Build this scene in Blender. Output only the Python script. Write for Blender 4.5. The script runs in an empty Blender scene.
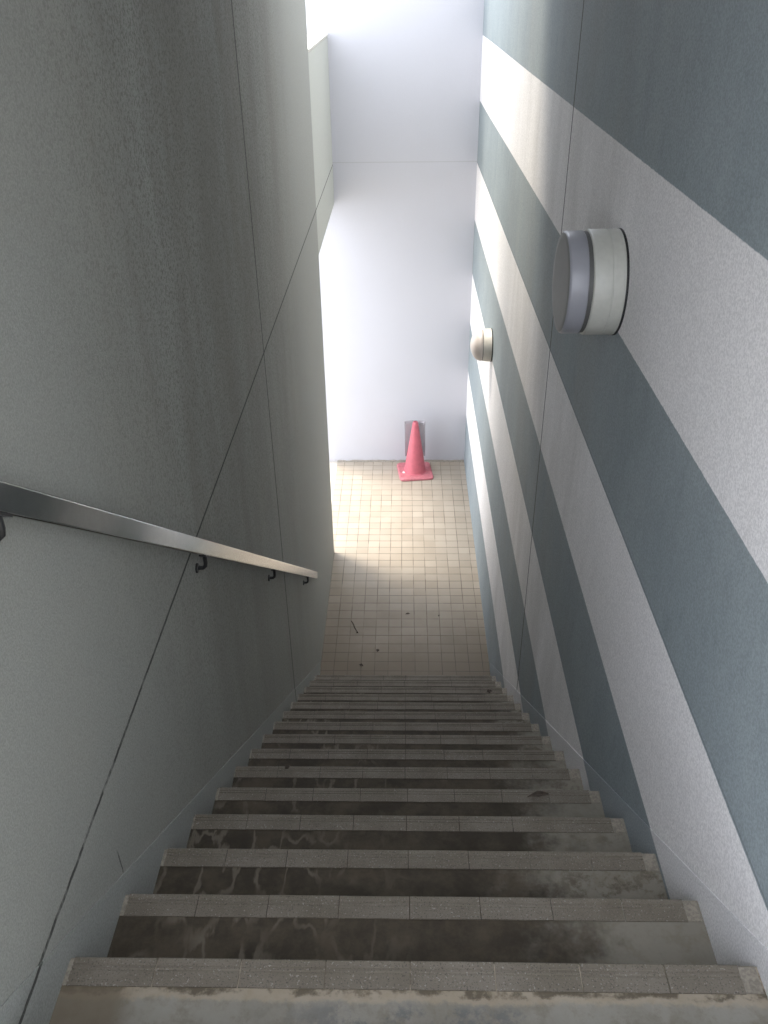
import bpy, bmesh, math, random
from mathutils import Vector, Matrix, noise
random.seed(7)
C = bpy.context.scene.collection
EYE = 4.343                       # camera height over the lower landing floor
XL, XR = -0.611, 0.639            # inner faces of the two side walls
YF = 7.8627                       # far wall face
YO = 6.205                        # near jamb of the side opening
TR, RI, Y0 = 0.2498, 0.1839, 0.8786
Z0 = EYE - 1.5217                 # top of the first visible step
NSTEP = 15

# ------------------------------------------------------------------ helpers
def link(name, bm, mat, parent=None, smooth=False):
    me = bpy.data.meshes.new(name)
    bmesh.ops.recalc_face_normals(bm, faces=bm.faces)
    bm.to_mesh(me); bm.free()
    for m in (mat if isinstance(mat, (list, tuple)) else [mat]):
        me.materials.append(m)
    if smooth:
        for p in me.polygons: p.use_smooth = True
    o = bpy.data.objects.new(name, me); C.objects.link(o)
    if parent: o.parent = parent
    return o

def tag(o, label, cat, group=None, kind=None):
    o['label'] = label; o['category'] = cat
    if group: o['group'] = group
    if kind: o['kind'] = kind
    return o

def empty(name, loc, rz=0.0):
    o = bpy.data.objects.new(name, None); C.objects.link(o)
    o.location = loc; o.rotation_euler = (0, 0, rz); o.empty_display_size = 0.1
    return o

def box(bm, x0, x1, y0, y1, z0, z1, bev=0.0):
    r = bmesh.ops.create_cube(bm, size=1.0)
    vs = r['verts']
    for v in vs:
        v.co = Vector((x0 + (v.co.x + .5) * (x1 - x0), y0 + (v.co.y + .5) * (y1 - y0), z0 + (v.co.z + .5) * (z1 - z0)))
    if bev > 0:
        es = list({e for v in vs for e in v.link_edges})
        bmesh.ops.bevel(bm, geom=es, offset=bev, segments=2, affect='EDGES', profile=.6)

def prism_x(bm, prof, x0, x1):
    """profile of (y,z) points swept along x"""
    a = [bm.verts.new((x0, y, z)) for y, z in prof]
    b = [bm.verts.new((x1, y, z)) for y, z in prof]
    n = len(prof)
    for i in range(n):
        bm.faces.new((a[i], a[(i + 1) % n], b[(i + 1) % n], b[i]))
    bm.faces.new(a); bm.faces.new(b[::-1])

def lathe(bm, prof, axis='Z', n=48, origin=(0, 0, 0), cap=True):
    """prof: (radius, height) list; axis X spins round x"""
    rings = []
    for r, h in prof:
        ring = []
        if r < 1e-6:
            p = Vector((0, 0, h)) if axis == 'Z' else Vector((h, 0, 0))
            ring = [bm.verts.new(p + Vector(origin))]
        else:
            for i in range(n):
                a = 2 * math.pi * i / n
                p = (Vector((r * math.cos(a), r * math.sin(a), h)) if axis == 'Z'
                     else Vector((h, r * math.cos(a), r * math.sin(a))))
                ring.append(bm.verts.new(p + Vector(origin)))
        rings.append(ring)
    for A, B in zip(rings, rings[1:]):
        if len(A) == 1 and len(B) == 1: continue
        if len(A) == 1:
            for i in range(n): bm.faces.new((A[0], B[i], B[(i + 1) % n]))
        elif len(B) == 1:
            for i in range(n): bm.faces.new((A[i], A[(i + 1) % n], B[0]))
        else:
            for i in range(n): bm.faces.new((A[i], A[(i + 1) % n], B[(i + 1) % n], B[i]))
    if cap:
        for ring in (rings[0], rings[-1]):
            if len(ring) > 2: bm.faces.new(ring)

def tube(bm, pts, rad, n=12):
    pts = [Vector(p) for p in pts]
    rings = []
    for i, p in enumerate(pts):
        d = (pts[min(i + 1, len(pts) - 1)] - pts[max(i - 1, 0)]).normalized()
        u = d.orthogonal().normalized()
        if rings:
            u = (pu - d * pu.dot(d)).normalized()
        pu = u; w = d.cross(u)
        rr = rad[i] if isinstance(rad, (list, tuple)) else rad
        rings.append([bm.verts.new(p + (u * math.cos(2 * math.pi * k / n) + w * math.sin(2 * math.pi * k / n)) * rr) for k in range(n)])
    for A, B in zip(rings, rings[1:]):
        for i in range(n): bm.faces.new((A[i], A[(i + 1) % n], B[(i + 1) % n], B[i]))
    bm.faces.new(rings[0][::-1]); bm.faces.new(rings[-1])

# ------------------------------------------------------------------ materials
class NT:
    def __init__(s, name):
        s.m = bpy.data.materials.new(name); s.m.use_nodes = True
        s.t = s.m.node_tree; s.b = s.t.nodes['Principled BSDF']
        s.out = s.t.nodes['Material Output']
        s._co = None
    def n(s, typ, **kw):
        nd = s.t.nodes.new(typ)
        for k, v in kw.items(): setattr(nd, k, v)
        return nd
    def put(s, sock, v):
        if isinstance(v, bpy.types.NodeSocket): s.t.links.new(v, sock)
        elif isinstance(v, (tuple, list)) and len(v) == 3 and sock.type == 'RGBA': sock.default_value = (*v, 1)
        else: sock.default_value = v
    @property
    def co(s):
        if s._co is None: s._co = s.n('ShaderNodeTexCoord').outputs['Object']
        return s._co
    def xyz(s):
        x = s.n('ShaderNodeSeparateXYZ'); s.put(x.inputs[0], s.co)
        return x.outputs[0], x.outputs[1], x.outputs[2]
    def ma(s, op, a, b=0.0, c=0.0, clamp=False):
        nd = s.n('ShaderNodeMath', operation=op, use_clamp=clamp)
        s.put(nd.inputs[0], a); s.put(nd.inputs[1], b); s.put(nd.inputs[2], c)
        return nd.outputs[0]
    def noise(s, scale, detail=3, rough=.55, vscale=None, seed=0.0, typ='noise'):
        v = s.co
        mp = s.n('ShaderNodeMapping'); s.put(mp.inputs[0], v)
        mp.inputs[1].default_value = (seed, seed * 1.7, seed * .6)
        if vscale: mp.inputs[3].default_value = vscale
        nd = s.n('ShaderNodeTexNoise'); s.put(nd.inputs['Vector'], mp.outputs[0])
        nd.inputs['Scale'].default_value = scale; nd.inputs['Detail'].default_value = detail
        nd.inputs['Roughness'].default_value = rough
        return nd.outputs['Fac']
    def step(s, v, a, b):            # 0..1 smooth step from a to b
        nd = s.n('ShaderNodeMapRange', interpolation_type='SMOOTHSTEP', clamp=True)
        s.put(nd.inputs[0], v); nd.inputs[1].default_value = a; nd.inputs[2].default_value = b
        return nd.outputs[0]
    def mix(s, f, a, b, blend='MIX'):
        nd = s.n('ShaderNodeMix', data_type='RGBA', blend_type=blend)
        s.put(nd.inputs[0], f); s.put(nd.inputs[6], a); s.put(nd.inputs[7], b)
        return nd.outputs[2]
    def bump(s, h, strength=.3, dist=.002, prev=None):
        nd = s.n('ShaderNodeBump'); nd.inputs['Strength'].default_value = strength
        nd.inputs['Distance'].default_value = dist
        s.put(nd.inputs['Height'], h)
        if prev is not None: s.put(nd.inputs['Normal'], prev)
        return nd.outputs[0]
    def done(s, color=None, rough=.8, metal=0.0, normal=None, spec=.5):
        if color is not None: s.put(s.b.inputs['Base Color'], color)
        s.put(s.b.inputs['Roughness'], rough); s.put(s.b.inputs['Metallic'], metal)
        s.put(s.b.inputs['Specular IOR Level'], spec)
        if normal is not None: s.put(s.b.inputs['Normal'], normal)
        return s.m

def line(s, v, pos, half, soft=.001):
    """1 on the line v == pos, half width in metres"""
    d = s.ma('ABSOLUTE', s.ma('SUBTRACT', v, pos))
    return s.ma('SUBTRACT', 1.0, s.step(d, half - soft, half + soft))

def grain(s, col, amt=.25, scale=260):
    g = s.noise(scale, 2, .6)
    g2 = s.step(g, .3, .7)
    f = s.ma('ADD', 1 - amt, s.ma('MULTIPLY', g2, 2 * amt))
    cc = s.n('ShaderNodeCombineXYZ')
    for i in range(3): s.put(cc.inputs[i], f)
    return s.mix(1.0, col, cc.outputs[0], 'MULTIPLY'), g

CRACK = (1.145, EYE - 1.66, EYE - 1.565)
SEAL = (.045, .047, .042)
def wall_left_mat(name, base, stains=True):
    s = NT(name); x, y, z = s.xyz()
    col = base
    if stains:
        # soot and rain streaks, running down the wall between the joints
        st = s.noise(1.0, 6, .62, vscale=(1, 3.0, .55), seed=3.1)
        st2 = s.noise(1.0, 5, .6, vscale=(1, 5.5, 1.1), seed=8.4)
        zone = s.ma('MULTIPLY', s.step(y, 1.1, 2.4), s.ma('SUBTRACT', 1.0, s.step(y, 3.6, 5.3)))
        zz = s.step(z, 1.6, 3.6)
        zone = s.ma('MULTIPLY', zone, s.ma('ADD', .35, s.ma('MULTIPLY', zz, .65)))
        k = s.ma('MULTIPLY', zone, s.ma('ADD', s.step(st, .32, .68), s.ma('MULTIPLY', s.step(st2, .4, .75), .5)), clamp=True)
        col = s.mix(s.ma('MULTIPLY', k, .62), base, (.205, .195, .165))
        mott = s.noise(2.2, 5, .6, seed=1.0)
        col = s.mix(s.ma('MULTIPLY', s.step(mott, .35, .8), .25), col, (.37, .355, .30))
    col, g = grain(s, col, .11, 260)
    if stains:
        spk = s.ma('MULTIPLY', s.step(s.noise(120, 3, .65, seed=6), .47, .64), s.ma('ADD', .10, s.ma('MULTIPLY', zone, .8)))
        col = s.mix(spk, col, (.17, .163, .14))
        # short crack in the plaster above the second step
        cx = s.ma('ADD', y, s.ma('MULTIPLY', s.ma('SUBTRACT', s.noise(30, 4, .7, seed=2), .5), .012))
        ck = s.ma('MULTIPLY', line(s, cx, CRACK[0], .0022, .0015), s.ma('MULTIPLY', s.step(z, CRACK[1], CRACK[1] + .01), s.ma('SUBTRACT', 1.0, s.step(z, CRACK[2] - .04, CRACK[2]))))
        col = s.mix(s.ma('MULTIPLY', ck, .8), col, SEAL)
    # expansion joints: ragged where the sealant has cracked near the top of the stairs
    wob = s.ma('MULTIPLY', s.ma('SUBTRACT', s.noise(9, 5, .75, seed=5), .5), .012)
    jag = s.ma('MULTIPLY', wob, s.ma('SUBTRACT', 1.0, s.step(y, 1.2, 2.2)))
    zl = s.ma('ADD', z, jag)
    jl = line(s, zl, EYE - 1.405, .0048)
    jv = line(s, y, 3.53, .0075)
    brk = s.noise(14, 4, .7, seed=2)
    near = s.ma('SUBTRACT', 1.0, s.step(y, 1.0, 2.0))
    jl = s.ma('MULTIPLY', jl, s.ma('SUBTRACT', 1.0, s.ma('MULTIPLY', near, s.ma('MULTIPLY', s.step(brk, .45, .62), .75))))
    j = s.ma('MAXIMUM', jl, jv)
    col = s.mix(s.ma('MULTIPLY', j, .9), col, SEAL)
    nb = s.bump(g, .45, .0025)
    nb = s.bump(s.ma('SUBTRACT', 1.0, j), .6, .004, nb)
    return s.done(col, .85, normal=nb, spec=.3)

WHITE = (.79, .775, .765)
TEAL = (.245, .285, .297)
def stripe_mat(name, mixgray=0.0, rough_grain=True):
    s = NT(name); x, y, z = s.xyz()
    # painted horizontal bands, 0.48 m deep
    zr = s.ma('SUBTRACT', EYE, z)
    wav = s.ma('MULTIPLY', s.ma('SUBTRACT', s.noise(40, 3, .6, seed=4), .5), .004)
    ph = s.ma('MODULO', s.ma('ADD', s.ma('ADD', zr, wav), 1.92 - .425), .9640)
    # ph in 0..0.48 -> white, else teal
    w = s.ma('MULTIPLY', s.step(ph, .0, .003), s.ma('SUBTRACT', 1.0, s.step(ph, .478, .481)))
    w = s.ma('MULTIPLY', w, s.step(z, .20, .21))          # the lowest teal band runs down to the floor
    mott = s.noise(2.6, 6, .62, vscale=(1, 1.4, .7), seed=2.2)
    teal = s.mix(s.step(mott, .3, .75), TEAL, (.285, .325, .335))
    blotch = s.noise(14, 5, .7, vscale=(1, 1, .45), seed=6)
    teal = s.mix(s.ma('MULTIPLY', s.step(blotch, .52, .75), .30), teal, (.15, .185, .195))
    wht = s.mix(s.ma('MULTIPLY', s.step(mott, .4, .8), .16), WHITE, (.67, .645, .62))
    col = s.mix(w, teal, wht)
    zone = s.ma('MULTIPLY', s.step(y, 1.8, 3.0), s.ma('SUBTRACT', 1.0, s.step(y, 4.4, 5.9)))  # warmer light midway along the wall, painted as a streaky grey-brown tint
    st = s.noise(1.0, 6, .62, vscale=(1, 2.6, .7), seed=9.1)
    col = s.mix(s.ma('MULTIPLY', zone, s.ma('MULTIPLY', s.step(st, .3, .7), .32)), col, (.30, .285, .25))
    if mixgray: col = s.mix(mixgray, col, (.40, .415, .44))
    col, g = grain(s, col, .13, 190)
    jv = line(s, y, 3.53, .0075)
    jh = s.ma('MULTIPLY', line(s, zr, 1.392, .0022), .35)
    if not mixgray:
        col = s.mix(s.ma('MAXIMUM', s.ma('MULTIPLY', jv, .88), jh), col, SEAL)
    nb = s.bump(g, .4, .0022)
    if not mixgray: nb = s.bump(s.ma('SUBTRACT', 1.0, jv), .6, .004, nb)
    return s.done(col, .8, normal=nb, spec=.3)

def far_wall_mat():
    s = NT('far_wall_paint'); x, y, z = s.xyz()
    m = s.noise(1.6, 5, .6, seed=4)
    col = s.mix(s.ma('MULTIPLY', s.step(m, .35, .8), .3), (.52, .52, .545), (.47, .467, .483))
    col, g = grain(s, col, .04, 160)
    j = line(s, z, EYE - 1.389, .004, .002)
    col = s.mix(s.ma('MULTIPLY', j, .4), col, (.35, .35, .33))
    foot = s.ma('MULTIPLY', s.ma('SUBTRACT', 1.0, s.step(z, .0, .05)), s.step(s.noise(18, 4, .7), .45, .65))
    col = s.mix(s.ma('MULTIPLY', foot, .5), col, (.35, .31, .25))
    return s.done(col, .85, normal=s.bump(g, .25, .002), spec=.3)

def floor_mat():
    s = NT('floor_tiles'); x, y, z = s.xyz()
    w1 = s.ma('MULTIPLY', s.ma('SUBTRACT', s.noise(7, 2, .5, seed=1), .5), .004)
    def grid(v, off, hw):
        f = s.ma('FRACT', s.ma('ADD', s.ma('MULTIPLY', s.ma('ADD', s.ma('SUBTRACT', v, off), w1), 10.0), 100.0))
        d = s.ma('MULTIPLY', s.ma('MINIMUM', f, s.ma('SUBTRACT', 1.0, f)), .1)
        return s.ma('SUBTRACT', 1.0, s.step(d, hw - .0012, hw + .0012))
    gx = grid(x, .0885, .0024); gy = grid(y, .0800, .0030)
    fx = s.step(s.noise(3.5, 4, .7, seed=3.3), .30, .62)
    fy = s.step(s.noise(3.5, 4, .7, seed=7.7), .25, .60)
    g = s.ma('MAXIMUM', s.ma('MULTIPLY', gx, s.ma('ADD', .12, s.ma('MULTIPLY', fx, .88))), s.ma('MULTIPLY', gy, s.ma('ADD', .3, s.ma('MULTIPLY', fy, .7))))
    # per tile tone
    cc = s.n('ShaderNodeCombineXYZ')
    s.put(cc.inputs[0], s.ma('FLOOR', s.ma('MULTIPLY', s.ma('SUBTRACT', x, .0885), 10.0)))
    s.put(cc.inputs[1], s.ma('FLOOR', s.ma('MULTIPLY', s.ma('SUBTRACT', y, .08), 10.0)))
    wn = s.n('ShaderNodeTexWhiteNoise', noise_dimensions='2D'); s.put(wn.inputs['Vector'], cc.outputs[0])
    col = s.mix(wn.outputs['Value'], (.33, .285, .225), (.385, .335, .27))
    dirt = s.noise(2.4, 6, .65, seed=2)
    col = s.mix(s.ma('MULTIPLY', s.step(dirt, .42, .75), .4), col, (.29, .24, .175))
    sp = s.noise(90, 3, .7, seed=3)
    col = s.mix(s.ma('MULTIPLY', s.step(sp, .55, .75), .2), col, (.33, .28, .22))
    # trodden-in grime, thickest at the foot of the stairs
    tr = s.ma('SUBTRACT', 1.0, s.step(s.ma('ADD', y, s.ma('MULTIPLY', s.noise(1.7, 5, .6, seed=21), 1.1)), 5.2, 6.6))
    col = s.mix(s.ma('MULTIPLY', tr, .8), col, (.115, .088, .055))
    col = s.mix(s.ma('MULTIPLY', g, .9), col, (.085, .065, .045))
    nb = s.bump(s.ma('SUBTRACT', 1.0, g), .5, .002)
    return s.done(col, .6, normal=nb, spec=.4)

def concrete_mat(name, stained):
    s = NT(name); x, y, z = s.xyz()
    n1 = s.noise(5.5, 7, .66, seed=1.3); n2 = s.noise(26, 6, .7, seed=4.4); n3 = s.noise(120, 3, .6, seed=2)
    col = s.mix(s.step(n1, .3, .72), (.215, .20, .165), (.285, .27, .235) if not stained else (.23, .21, .17))
    col = s.mix(s.ma('MULTIPLY', s.step(n2, .45, .68), .55), col, (.17, .145, .105))
    if stained:
        # dark damp stain over the left and middle of every tread, ragged at its right end
        edge = s.ma('ADD', x, s.ma('MULTIPLY', s.ma('SUBTRACT', s.noise(6, 5, .7, seed=6), .5), .55))
        edge = s.ma('SUBTRACT', edge, s.ma('MULTIPLY', s.step(y, 1.25, 2.6), .16))
        d = s.ma('SUBTRACT', 1.0, s.step(edge, .26, .46))
        dk = s.mix(s.step(s.noise(9, 6, .7, seed=8), .35, .7), (.034, .026, .016), (.082, .064, .042))
        # pale cracks and mineral runs at the left
        vo = s.n('ShaderNodeTexVoronoi', feature='DISTANCE_TO_EDGE')
        mp = s.n('ShaderNodeMapping'); s.put(mp.inputs[0], s.co); mp.inputs[3].default_value = (11, 4.5, 1)
        dn = s.n('ShaderNodeTexNoise'); s.put(dn.inputs['Vector'], mp.outputs[0]); dn.inputs['Scale'].default_value = 1.5; dn.inputs['Detail'].default_value = 4
        vm = s.n('ShaderNodeVectorMath', operation='ADD'); s.put(vm.inputs[0], mp.outputs[0]); s.put(vm.inputs[1], dn.outputs['Color'])
        s.put(vo.inputs['Vector'], vm.outputs[0]); vo.inputs['Scale'].default_value = 1.0
        cr = s.ma('SUBTRACT', 1.0, s.step(vo.outputs['Distance'], .01, .07))
        lf = s.ma('SUBTRACT', 1.0, s.step(x, -.25, .1))
        msk = s.step(s.noise(5, 3, .6, seed=12), .42, .62)
        dk = s.mix(s.ma('MULTIPLY', s.ma('MULTIPLY', cr, msk), s.ma('MULTIPLY', lf, .75)), dk, (.17, .145, .11))
        spl = s.ma('MULTIPLY', s.step(s.noise(15, 6, .75, seed=31), .47, .62), s.step(s.noise(4, 3, .6, seed=14), .38, .6))
        col = s.mix(s.ma('MULTIPLY', spl, .75), col, (.085, .066, .042))
        col = s.mix(s.ma('MULTIPLY', d, .95), col, dk)
    else:
        # first step: dark dirt close to the nosing and in grey patches, pale orange rim
        nz = s.ma('ADD', y, s.ma('MULTIPLY', s.ma('SUBTRACT', s.noise(16, 6, .75, seed=3), .5), .045))
        rim = s.ma('MULTIPLY', s.step(nz, Y0 - .080, Y0 - .070), 1.0)
        col = s.mix(s.ma('MULTIPLY', rim, .38), col, (.47, .37, .25))
        drk = s.ma('MULTIPLY', s.step(nz, Y0 - .068, Y0 - .060), s.step(s.noise(11, 5, .7, seed=7), .42, .55))
        col = s.mix(s.ma('MULTIPLY', drk, .85), col, (.085, .068, .045))
        pt = s.ma('MULTIPLY', s.step(s.noise(13, 7, .78, seed=15), .46, .58), s.ma('MULTIPLY', s.step(x, -.3, -.05), s.ma('SUBTRACT', 1.0, s.step(x, .15, .32))))
        pt = s.ma('MULTIPLY', pt, s.ma('SUBTRACT', 1.0, s.step(nz, Y0 - .09, Y0 - .075)))
        col = s.mix(s.ma('MULTIPLY', pt, .7), col, (.125, .128, .132))
        lf = s.ma('MULTIPLY', s.ma('SUBTRACT', 1.0, s.step(s.ma('ADD', x, s.ma('MULTIPLY', n2, .1)), -.46, -.42)), .8)
        col = s.mix(lf, col, (.16, .13, .09))
    nb = s.bump(n2, .35, .004); nb = s.bump(n3, .3, .0015, nb)
    return s.done(col, .75, normal=nb, spec=.35)

def nosing_mat():
    s = NT('speckled_nosing_tile')
    n = s.noise(8, 5, .65, seed=1)
    col = s.mix(s.step(n, .3, .75), (.145, .125, .096), (.195, .172, .140))
    sp = s.noise(330, 2, .6, seed=2)
    col = s.mix(s.ma('MULTIPLY', s.step(sp, .55, .68), .7), col, (.06, .052, .04))
    sp2 = s.noise(230, 2, .5, seed=9)
    col = s.mix(s.ma('MULTIPLY', s.step(sp2, .62, .72), .35), col, (.52, .50, .46))
    return s.done(col, .7, normal=s.bump(sp, .2, .001), spec=.35)

def plain(name, col, rough=.5, metal=0.0, grainy=.06, scale=60, spec=.5, bump=.08):
    s = NT(name)
    c, g = grain(s, col, grainy, scale)
    return s.done(c, rough, metal, s.bump(g, bump, .0008), spec)

M_left = wall_left_mat('left_wall_spray_plaster', (.335, .34, .308))
M_par = wall_left_mat('parapet_spray_plaster', (.50, .51, .46), False)
M_stripe = stripe_mat('striped_wall_paint')
M_skirtR = stripe_mat('striped_skirting_paint', .25)
M_skirtL = wall_left_mat('left_skirting_plaster', (.335, .345, .32), False)
M_far = far_wall_mat()
M_floor = floor_mat()
M_conc0 = concrete_mat('pale_worn_concrete', False)
M_conc = concrete_mat('stained_concrete', True)
M_nose = nosing_mat()
M_mortar = plain('mortar', (.25, .225, .185), .85, 0, .2, 120, .3, .4)
M_ceil = plain('ceiling_plaster', (.62, .62, .61), .9, 0, .08, 120, .2, .2)
M_ground = plain('pale_paving', (.50, .465, .41), .85, 0, .08, 40, .3, .2)
M_cap = plain('coping_cement', (.66, .64, .58), .8, 0, .08, 90, .3, .2)
M_steel = plain('brushed_steel', (.47, .475, .465), .13, 1.0, .05, 40, .5, .03)
M_dark = plain('dark_steel', (.06, .06, .06), .4, .8, .05, 60)
M_enamel = plain('warm_grey_enamel', (.44, .44, .395), .42, 0, .03, 50)
M_frost = plain('frosted_glass_shade', (.265, .268, .29), .33, 0, .02, 40)
M_frost_face = plain('grey_frosted_face', (.19, .19, .18), .5, 0, .03, 40)  # front face toned a darker grey than the drum around it
M_gap = plain('black_gasket', (.012, .012, .012), .6, 0, .02, 40)
M_ring = plain('grey_rubber_ring', (.085, .085, .08), .5, 0, .02, 40)
M_cream = plain('cream_enamel', (.70, .655, .575), .45, 0, .03, 50)
M_dome = plain('milky_dome', (.66, .585, .53), .35, 0, .02, 40)
M_pink = plain('faded_red_plastic', (.50, .12, .15), .5, 0, .07, 25)
M_pinkb = plain('faded_red_plastic_base', (.47, .15, .17), .6, 0, .12, 30)
M_pale = plain('pale_spot', (.82, .72, .70), .6, 0, .05, 30)
M_leaf = plain('dry_leaf_brown', (.055, .04, .028), .8, 0, .3, 90)
def sheet_mat():
    s = NT('clear_plastic'); s.done((.42, .41, .43), .25, 0, None, .5)
    tr = s.n('ShaderNodeBsdfTransparent'); tr.inputs[0].default_value = (.94, .94, .95, 1)
    mx = s.n('ShaderNodeMixShader'); mx.inputs[0].default_value = .5
    s.t.links.new(tr.outputs[0], mx.inputs[1]); s.t.links.new(s.b.outputs[0], mx.inputs[2])
    s.t.links.new(mx.outputs[0], s.out.inputs['Surface'])
    return s.m
M_sheet = sheet_mat()

# ------------------------------------------------------------------ setting
def struct(name, bm, mat, parent=None):
    o = link(name, bm, mat, parent)
    if parent is None: o['kind'] = 'structure'
    return o

CEIL = EYE + 1.05
CEIL_Y = .10                      # unseen roof starts just ahead of the viewer, set to cut overhead sky light
bm = bmesh.new(); box(bm, -.690, XR + .2, Y0 + 14 * TR - .01, YF + .02, -.15, 0)
struct('floor', bm, M_floor)
bm = bmesh.new(); box(bm, -14, -.690, -4, 16, -.15, 0)
struct('ground', bm, M_ground)
bm = bmesh.new(); box(bm, XL - .18, XL, .40, YO, 0, CEIL)  # near end cut back, out of view, to let sky light in
wl = struct('wall_left', bm, M_left)
CAPZ = EYE - .411
bm = bmesh.new(); box(bm, XL - .18, XL, YO, YF, EYE - 1.725, CAPZ - .022)
struct('wall_parapet', bm, M_par)
bm = bmesh.new(); box(bm, XL - .186, XL + .004, YO + .001, YF - .001, CAPZ - .012, CAPZ, .002)
box(bm, XL - .182, XL - .003, YO + .001, YF - .001, CAPZ - .023, CAPZ - .011)
struct('trim_1', bm, M_cap)
bm = bmesh.new(); box(bm, XR, XR + .2, -4.5, YF, 0, CEIL)  # unseen stretch behind the viewer added to block sky light from the right
struct('wall_right', bm, M_stripe)
bm = bmesh.new(); box(bm, -.86, XR + .2, YF, YF + .2, 0, CEIL)
struct('wall_far', bm, M_far)
bm = bmesh.new(); box(bm, XL - .18, XR + .2, CEIL_Y, 4.7, CEIL, CEIL + .2)  # unseen roof, far end cut back for more sky light on the walls
struct('ceiling', bm, M_ceil)
ZU = Z0 + RI
bm = bmesh.new(); box(bm, -3, 3, -6, Y0 - TR, ZU - .3, ZU)
struct('floor_upper', bm, M_mortar)
# mortar fillet along the foot of the far wall, lumpy
bm = bmesh.new()
prev = None; random.seed(3)
N = 40
rows = []
for i in range(N + 1):
    x = -.69 + (XR + .69) * i / N
    h = .016 + random.uniform(-.004, .006); d = .014 + random.uniform(-.004, .007)
    rows.append([bm.verts.new(p) for p in ((x, YF, 0), (x, YF - d, 0), (x, YF - d * .55, h * .7), (x, YF, h))])
for A, B in zip(rows, rows[1:]):
    for k in range(4): bm.faces.new((A[k], A[(k + 1) % 4], B[(k + 1) % 4], B[k]))
bm.faces.new(rows[0]); bm.faces.new(rows[-1][::-1])
struct('baseboard_far', bm, M_mortar)

# ------------------------------------------------------------------ staircase
st = empty('staircase', (0, 0, 0))
tag(st, 'steep concrete staircase with stained treads and grey tiled nosings between two walls', 'stairs')
JX = [-.602, -.448, -.294, -.140, .013, .165, .318, .470, .603]
def nosing_profile(yk, zk):
    t = .0022
    return [(yk - .054, zk - .012), (yk - .054, zk + t), (yk - .0275, zk + t), (yk - .0262, zk + .0004), (yk - .0235, zk + .0004), (yk - .0222, zk + t),
            (yk - .0185, zk + t), (yk - .0172, zk + .0004), (yk - .0150, zk + .0004), (yk - .0137, zk + t),
            (yk - .0035, zk + t), (yk - .001, zk), (yk, zk - .003), (yk, zk - .040), (yk - .006, zk - .040), (yk - .006, zk - .012)]
for k in range(NSTEP):
    yk, zk = Y0 + k * TR, Z0 - k * RI
    bm = bmesh.new()
    box(bm, XL + .002, XR - .002, yk - TR - .004, yk - .004, max(zk - .42, -.1), zk - .0005)
    # a little mortar heel at both ends of the nosing
    s = link('step', bm, M_conc0 if k == 0 else M_conc, st)
    bm = bmesh.new()
    shift = random.uniform(-.006, .006) if k else 0
    for a, b in zip(JX, JX[1:]):
        dz = random.uniform(-.0006, .0006)
        prism_x(bm, [(y, z + dz) for y, z in nosing_profile(yk, zk)], a + .0011 + shift, b - .0011 + shift)
    link('nosing_tiles', bm, M_nose, s)
    for xa, xb in ((JX[0] - .007, JX[0] + .0016 + shift), (JX[-1] - .0016 + shift, XR - .006)):
        bm = bmesh.new()
        prism_x(bm, [(yk - .053, zk - .01), (yk - .053, zk + .0008), (yk - .006, zk + .0008), (yk - .001, zk - .004), (yk - .001, zk - .04), (yk - .006, zk - .04)], xa, xb)
        link('mortar_edge', bm, M_mortar, s)['label'] = 'pale mortar at the end of the nosing tiles'
# sloping skirting bands, just proud of the walls
def skirt(name, x0, x1, mat):
    bm = bmesh.new()
    sl = RI / TR
    def top(y): return Z0 - sl * (y - Y0) + .058
    ya, yb = Y0 - .42, Y0 + (Z0 + .058 - .06) / sl
    prof = [(ya, top(ya)), (yb, .06), (yb + .0, 0.001), (Y0 + 14 * TR, 0.001), (ya, top(ya) - .95)]
    prism_x(bm, prof, x0, x1)
    struct(name, bm, mat)
skirt('baseboard_left', XL - .002, XL + .002, M_skirtL)
skirt('baseboard_right', XR - .0018, XR + .002, M_skirtR)

# ------------------------------------------------------------------ handrail
SL = .78
RX1 = -.575; RX0 = RX1 - .013          # flat bar, thin across the wall gap
def rail_top(y): return EYE - .605 - SL * (y - 1.044)
hr = empty('handrail', (XL, 2.4, rail_top(2.4)))
tag(hr, 'flat steel handrail sloping down the grey left wall on small brackets', 'handrail')
def rel(o): # keep mesh in world coordinates while parented to the empty
    o.matrix_parent_inverse = Matrix.Translation(o.parent.location).inverted(); return o
bm = bmesh.new()
ln = Vector((0, 1, -SL)).normalized(); up = Vector((0, SL, 1)).normalized()
H = .0607 * math.cos(math.atan(SL))
ya, yb = .43, 4.63
A = Vector((0, ya, rail_top(ya))); B = Vector((0, yb, rail_top(yb)))
vs = []
for P in (A, B):
    for xx, dn in ((RX0, 0), (RX1, 0), (RX1, -H), (RX0, -H)):
        vs.append(bm.verts.new((xx, *(P + up * dn).yz)))
for f in ((0, 1, 2, 3), (4, 7, 6, 5), (0, 4, 5, 1), (1, 5, 6, 2), (2, 6, 7, 3), (3, 7, 4, 0)):
    bm.faces.new([vs[i] for i in f])
bmesh.ops.bevel(bm, geom=list(bm.edges), offset=.0040, segments=3, affect='EDGES', profile=.5)
rel(link('rail', bm, M_steel, hr))
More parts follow.
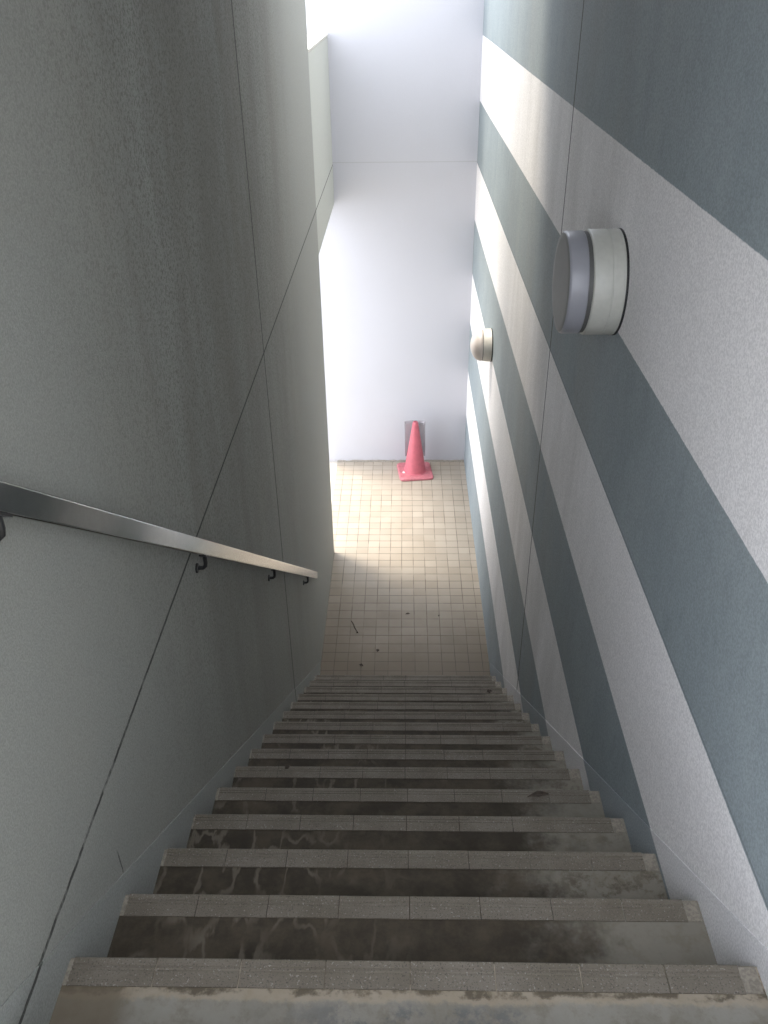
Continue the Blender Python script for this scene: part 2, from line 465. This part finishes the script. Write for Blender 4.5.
for yb_ in (1.021, 2.035, 3.107, 4.18):
    zb = rail_top(yb_) - .0607
    xc = (RX0 + RX1) / 2
    bm = bmesh.new()
    # saddle plate under the bar, stem, bent arm to the wall
    pr = [(yb_ - .022, zb + .022 * SL + .002), (yb_ + .022, zb - .022 * SL + .002), (yb_ + .022, zb - .022 * SL - .004), (yb_ - .022, zb + .022 * SL - .004)]
    prism_x(bm, pr, xc - .010, xc + .010)
    tube(bm, [(xc, yb_, zb + .004), (xc, yb_, zb - .026), (xc - .002, yb_, zb - .036), (xc - .009, yb_, zb - .043), (XL + .004, yb_, zb - .044)], .0062)
    b = rel(link('bracket', bm, M_dark, hr, smooth=False))
    bm = bmesh.new()
    lathe(bm, [(.015, 0), (.015, .004), (.013, .006), (0, .006)], 'X', 24, (XL, yb_, zb - .044), cap=True)
    fl = link('wall_flange', bm, M_dark, b); 
    bm = bmesh.new()
    for sy in (-1, 1):
        lathe(bm, [(.003, 0), (.003, .002), (.0015, .003), (0, .003)], 'X', 10, (XL + .0055, yb_ + sy * .009, zb - .044), cap=True)
    link('screw', bm, M_steel, b)

# ------------------------------------------------------------------ wall lamps (spin axis = x, growing away from the right wall)
def lampbody(prof): return [(r, -h) for r, h in prof]
LY, LZ = 2.548, EYE - .795
l1 = empty('wall_lamp', (XR, LY, LZ))
tag(l1, 'large drum shaped wall lamp with flat grey face, nearest on the striped wall', 'wall lamp')
R = .1535
bm = bmesh.new(); lathe(bm, lampbody([(R + .002, 0), (R + .002, .0065), (0, .0065)]), 'X', 64); link('gasket', bm, M_gap, l1)['label'] = 'black rubber gasket'
bm = bmesh.new(); lathe(bm, lampbody([(R - .012, .006), (R, .006), (R + .0015, .0075), (R + .0015, .011), (R, .0125), (R, .041), (R - .0012, .0422), (R - .0012, .0435), (R, .0447), (R, .093), (R - .002, .096), (R - .006, .098), (R - .030, .098)]), 'X', 64, cap=False)
o = link('housing', bm, M_enamel, l1, True)
o.modifiers.new('split', 'EDGE_SPLIT').split_angle = math.radians(40)
bm = bmesh.new(); lathe(bm, lampbody([(R - .034, .097), (R - .0065, .097), (R - .0065, .1105), (R - .034, .1105)]), 'X', 64); o = link('neck_ring', bm, M_ring, l1)
o['label'] = 'dark recessed ring'
bm = bmesh.new(); lathe(bm, lampbody([(R - .02, .110), (R - .006, .110), (R - .004, .112), (R - .004, .157), (R - .006, .162), (R - .010, .1655)]), 'X', 64, cap=False)
o = link('shade', bm, M_frost, l1, True); o.modifiers.new('split', 'EDGE_SPLIT').split_angle = math.radians(40)
bm = bmesh.new(); lathe(bm, lampbody([(R - .009, .1645), (R - .010, .1658), (R - .03, .1665), (0, .1675)]), 'X', 64)
link('front_face', bm, M_frost_face, l1, True)

L2Y, L2Z = 5.875, EYE - 2.287
l2 = empty('wall_lamp', (XR, L2Y, L2Z))
tag(l2, 'small cream wall lamp with rounded dome, far down the striped wall', 'wall lamp')
R = .1175
bm = bmesh.new(); lathe(bm, lampbody([(R + .002, 0), (R + .002, .0065), (0, .0065)]), 'X', 48); link('gasket', bm, M_gap, l2)['label'] = 'black rubber gasket'
bm = bmesh.new(); lathe(bm, lampbody([(R - .01, .007), (R, .007), (R + .001, .009), (R + .001, .012), (R, .0135), (R - .002, .064), (R - .005, .0665), (R - .02, .0665)]), 'X', 48, cap=False)
o = link('housing', bm, M_cream, l2, True); o.modifiers.new('split', 'EDGE_SPLIT').split_angle = math.radians(40)
bm = bmesh.new(); lathe(bm, lampbody([(R - .03, .066), (R - .009, .066), (R - .009, .070), (R - .03, .070)]), 'X', 48); link('neck_ring', bm, M_gap, l2)
bm = bmesh.new()
lathe(bm, lampbody([(R - .010, .069)] + [((R - .004) * math.cos(a), .071 + .082 * math.sin(a)) for a in [i * math.pi / 24 for i in range(12)]] + [(0, .153)]), 'X', 48)
link('dome_shade', bm, M_dome, l2, True)

# ------------------------------------------------------------------ traffic cone and the plastic sheet behind it
CX, CY = .122, 7.628
cone = empty('traffic_cone', (CX, CY, 0), math.radians(7))
tag(cone, 'faded pink traffic cone standing on the tiles against the white wall', 'traffic cone')
HC = .578
bm = bmesh.new()
lathe(bm, [(.118, .030), (.118, .036), (.110, .040), (.1085, .048), (.028, HC - .02), (.024, HC - .004), (.020, HC), (.014, HC), (.013, HC - .02), (.10, .036)], 'Z', 48, cap=False)
o = link('cone_body', bm, M_pink, cone, True); o.modifiers.new('split', 'EDGE_SPLIT').split_angle = math.radians(50)
bm = bmesh.new()
hs, cr = .172, .042
pts = []
for cx, cy, a0 in ((1, 1, 0), (-1, 1, 90), (-1, -1, 180), (1, -1, 270)):
    for i in range(7):
        a = math.radians(a0 + 15 * i)
        pts.append((cx * (hs - cr) + cr * math.cos(a), cy * (hs - cr) + cr * math.sin(a)))
n = len(pts)
layers = []
for sc, z in ((.985, 0), (1, .006), (1, .020), (.975, .027), (.90, .029), (.86, .026), (.70, .030)):
    # worn, slightly curled edge
    layers.append([bm.verts.new((x * sc, y * sc, z + (.006 * math.sin(3 * math.atan2(y, x) + .6) if z > .015 and sc > .8 else 0))) for x, y in pts])
for A_, B_ in zip(layers, layers[1:]):
    for i in range(n): bm.faces.new((A_[i], A_[(i + 1) % n], B_[(i + 1) % n], B_[i]))
bm.faces.new(layers[0][::-1]); bm.faces.new(layers[-1])
link('base', bm, M_pinkb, cone, True)['label'] = 'square rubber base'
bm = bmesh.new(); lathe(bm, [(.0, .0285), (.017, .0285), (.015, .0345), (0, .0355)], 'Z', 16, (-.118, -.035, 0), cap=False)  # low disc that draws a pale spot on the cone base
link('cap', bm, M_pale, cone, True)['label'] = 'small pale spot'

# clear sheet bent round the back of the cone, touching it
bm = bmesh.new()
nx, nz = 16, 12
grid = []
for j in range(nz + 1):
    v = j / nz
    z = .150 + .423 * v
    row = []
    for i in range(nx + 1):
        u = i / nx - .5
        x = u * .205 + .006 * (1 - v)
        rc = .030 + (.110 - .030) * (HC - z) / HC
        y = max(.004, rc + .012) - .10 * u * u + .004 * math.sin(5 * v + 3 * u)
        y = max(y, math.sqrt(max(0.0, (rc + .010) ** 2 - x * x)))
        row.append(bm.verts.new((x, y, z)))
    grid.append(row)
for j in range(nz):
    for i in range(nx):
        bm.faces.new((grid[j][i], grid[j][i + 1], grid[j + 1][i + 1], grid[j + 1][i]))
sh = link('plastic_sheet', bm, M_sheet, None, True)
sh.location = (CX - .005, CY, 0)
so = sh.modifiers.new('thick', 'SOLIDIFY'); so.thickness = .0012; so.offset = 1
tag(sh, 'clear greyish plastic sheet leaning on the back of the pink cone', 'plastic sheet')

# ------------------------------------------------------------------ small litter
def leaf_mesh(seed, L, W):
    r = random.Random(seed); bm = bmesh.new(); n = 6
    L_, R_ = [], []
    mid = []
    for i in range(n + 1):
        t = i / n
        w = W * math.sin(math.pi * min(.97, max(.03, t))) * r.uniform(.75, 1.15)
        zc = .003 + .25 * L * math.sin(t * 3.0) * .5
        x = (t - .5) * L
        mid.append(bm.verts.new((x, r.uniform(-.05, .05) * W, zc)))
        L_.append(bm.verts.new((x, w, zc + r.uniform(.0, .4) * W)))
        R_.append(bm.verts.new((x, -w, zc + r.uniform(.0, .4) * W)))
    for i in range(n):
        bm.faces.new((mid[i], mid[i + 1], L_[i + 1], L_[i])); bm.faces.new((R_[i], R_[i + 1], mid[i + 1], mid[i]))
    zmin = min(v.co.z for v in bm.verts)
    for v in bm.verts: v.co.z -= zmin - .0005
    return bm
def litter(name, x, y, z, L, W, rz, label, seed):
    o = link(name, leaf_mesh(seed, L, W), M_leaf)
    o.location = (x, y, z); o.rotation_euler = (0, 0, rz)
    m = o.modifiers.new('thick', 'SOLIDIFY'); m.thickness = .0009; m.offset = 1
    tag(o, label, 'leaf', 'dry leaves littering the stairs and landing')
def stepz(k): return Z0 - k * RI
litter('dry_leaf', .037, 5.341, 0, .036, .010, .2, 'dark dry leaf on the tiles, the one closest to the pink cone', 1)
litter('dry_leaf', -.192, 4.905, 0, .030, .013, 1.4, 'dark dry leaf on the landing tiles, between the twig and the stairs', 2)
litter('dry_leaf', -.311, 4.740, 0, .034, .012, -.5, 'dark dry leaf on the tiles right at the foot of the stairs', 3)
litter('dry_leaf', .286, 5.322, 0, .022, .006, 1.2, 'tiny faint leaf crumb on the tiles near the striped wall', 4)
litter('dry_leaf', .528, 3.837, stepz(12) + .0022, .034, .014, .3, 'dark leaf at the right end of one of the lowest steps', 5)
litter('dry_leaf', .436, 1.850, stepz(4) + .0022, .070, .011, .15, 'largest dark leaf, on the right side of a middle step', 6)
litter('dry_leaf', -.420, 2.120, stepz(5) + .002, .022, .010, .9, 'dark leaf crumb on the left end of a middle step', 8)
bm = bmesh.new()
tube(bm, [(0, 0, .004), (.020, -.045, .0045), (.030, -.085, .006), (.050, -.125, .004), (.054, -.142, .004)], [.003, .0042, .0035, .0028, .007], 8)
tw = link('twig', bm, M_leaf); tw.location = (-.409, 5.25, 0)
tag(tw, 'short dark bent twig lying on the tiles by the left wall', 'twig')

# ------------------------------------------------------------------ light
w = bpy.data.worlds.new('World'); bpy.context.scene.world = w; w.use_nodes = True
bg = w.node_tree.nodes['Background']
bg.inputs[0].default_value = (.86, .90, 1.0, 1); bg.inputs[1].default_value = 1.5
sd = bpy.data.lights.new('sun', 'SUN'); sd.energy = 1.45; sd.color = (1, .90, .75); sd.angle = math.radians(18.0)
so_ = bpy.data.objects.new('sun', sd); C.objects.link(so_)
e = math.radians(64)
d = Vector((.87 * math.cos(e), -.493 * math.cos(e), -math.sin(e)))
so_.rotation_euler = d.to_track_quat('-Z', 'Y').to_euler()
so_.location = (-4, 10, 12)

# ------------------------------------------------------------------ camera
cd = bpy.data.cameras.new('camera'); cam = bpy.data.objects.new('camera', cd); C.objects.link(cam)
F = Vector((-0.02232023, 0.84503104, -0.5342512)); Rt = Vector((0.99975085, 0.01897594, -0.01175367)); Up = Vector((-2.05705865e-04, 5.34380433e-01, 8.45244054e-01))
m = Matrix((Rt, Up, -F)).transposed().to_4x4()
cam.matrix_world = Matrix.Translation((0, 0, EYE)) @ m
cd.sensor_fit = 'HORIZONTAL'; cd.sensor_width = 36; cd.lens = 853.73 / 768 * 36
cd.clip_start = .01; cd.clip_end = 200
sc = bpy.context.scene; sc.camera = cam
vs_ = sc.view_settings
vs_.view_transform = 'Standard'; vs_.look = 'None'; vs_.gamma = 1; vs_.use_curve_mapping = False
vs_.exposure = 1.75
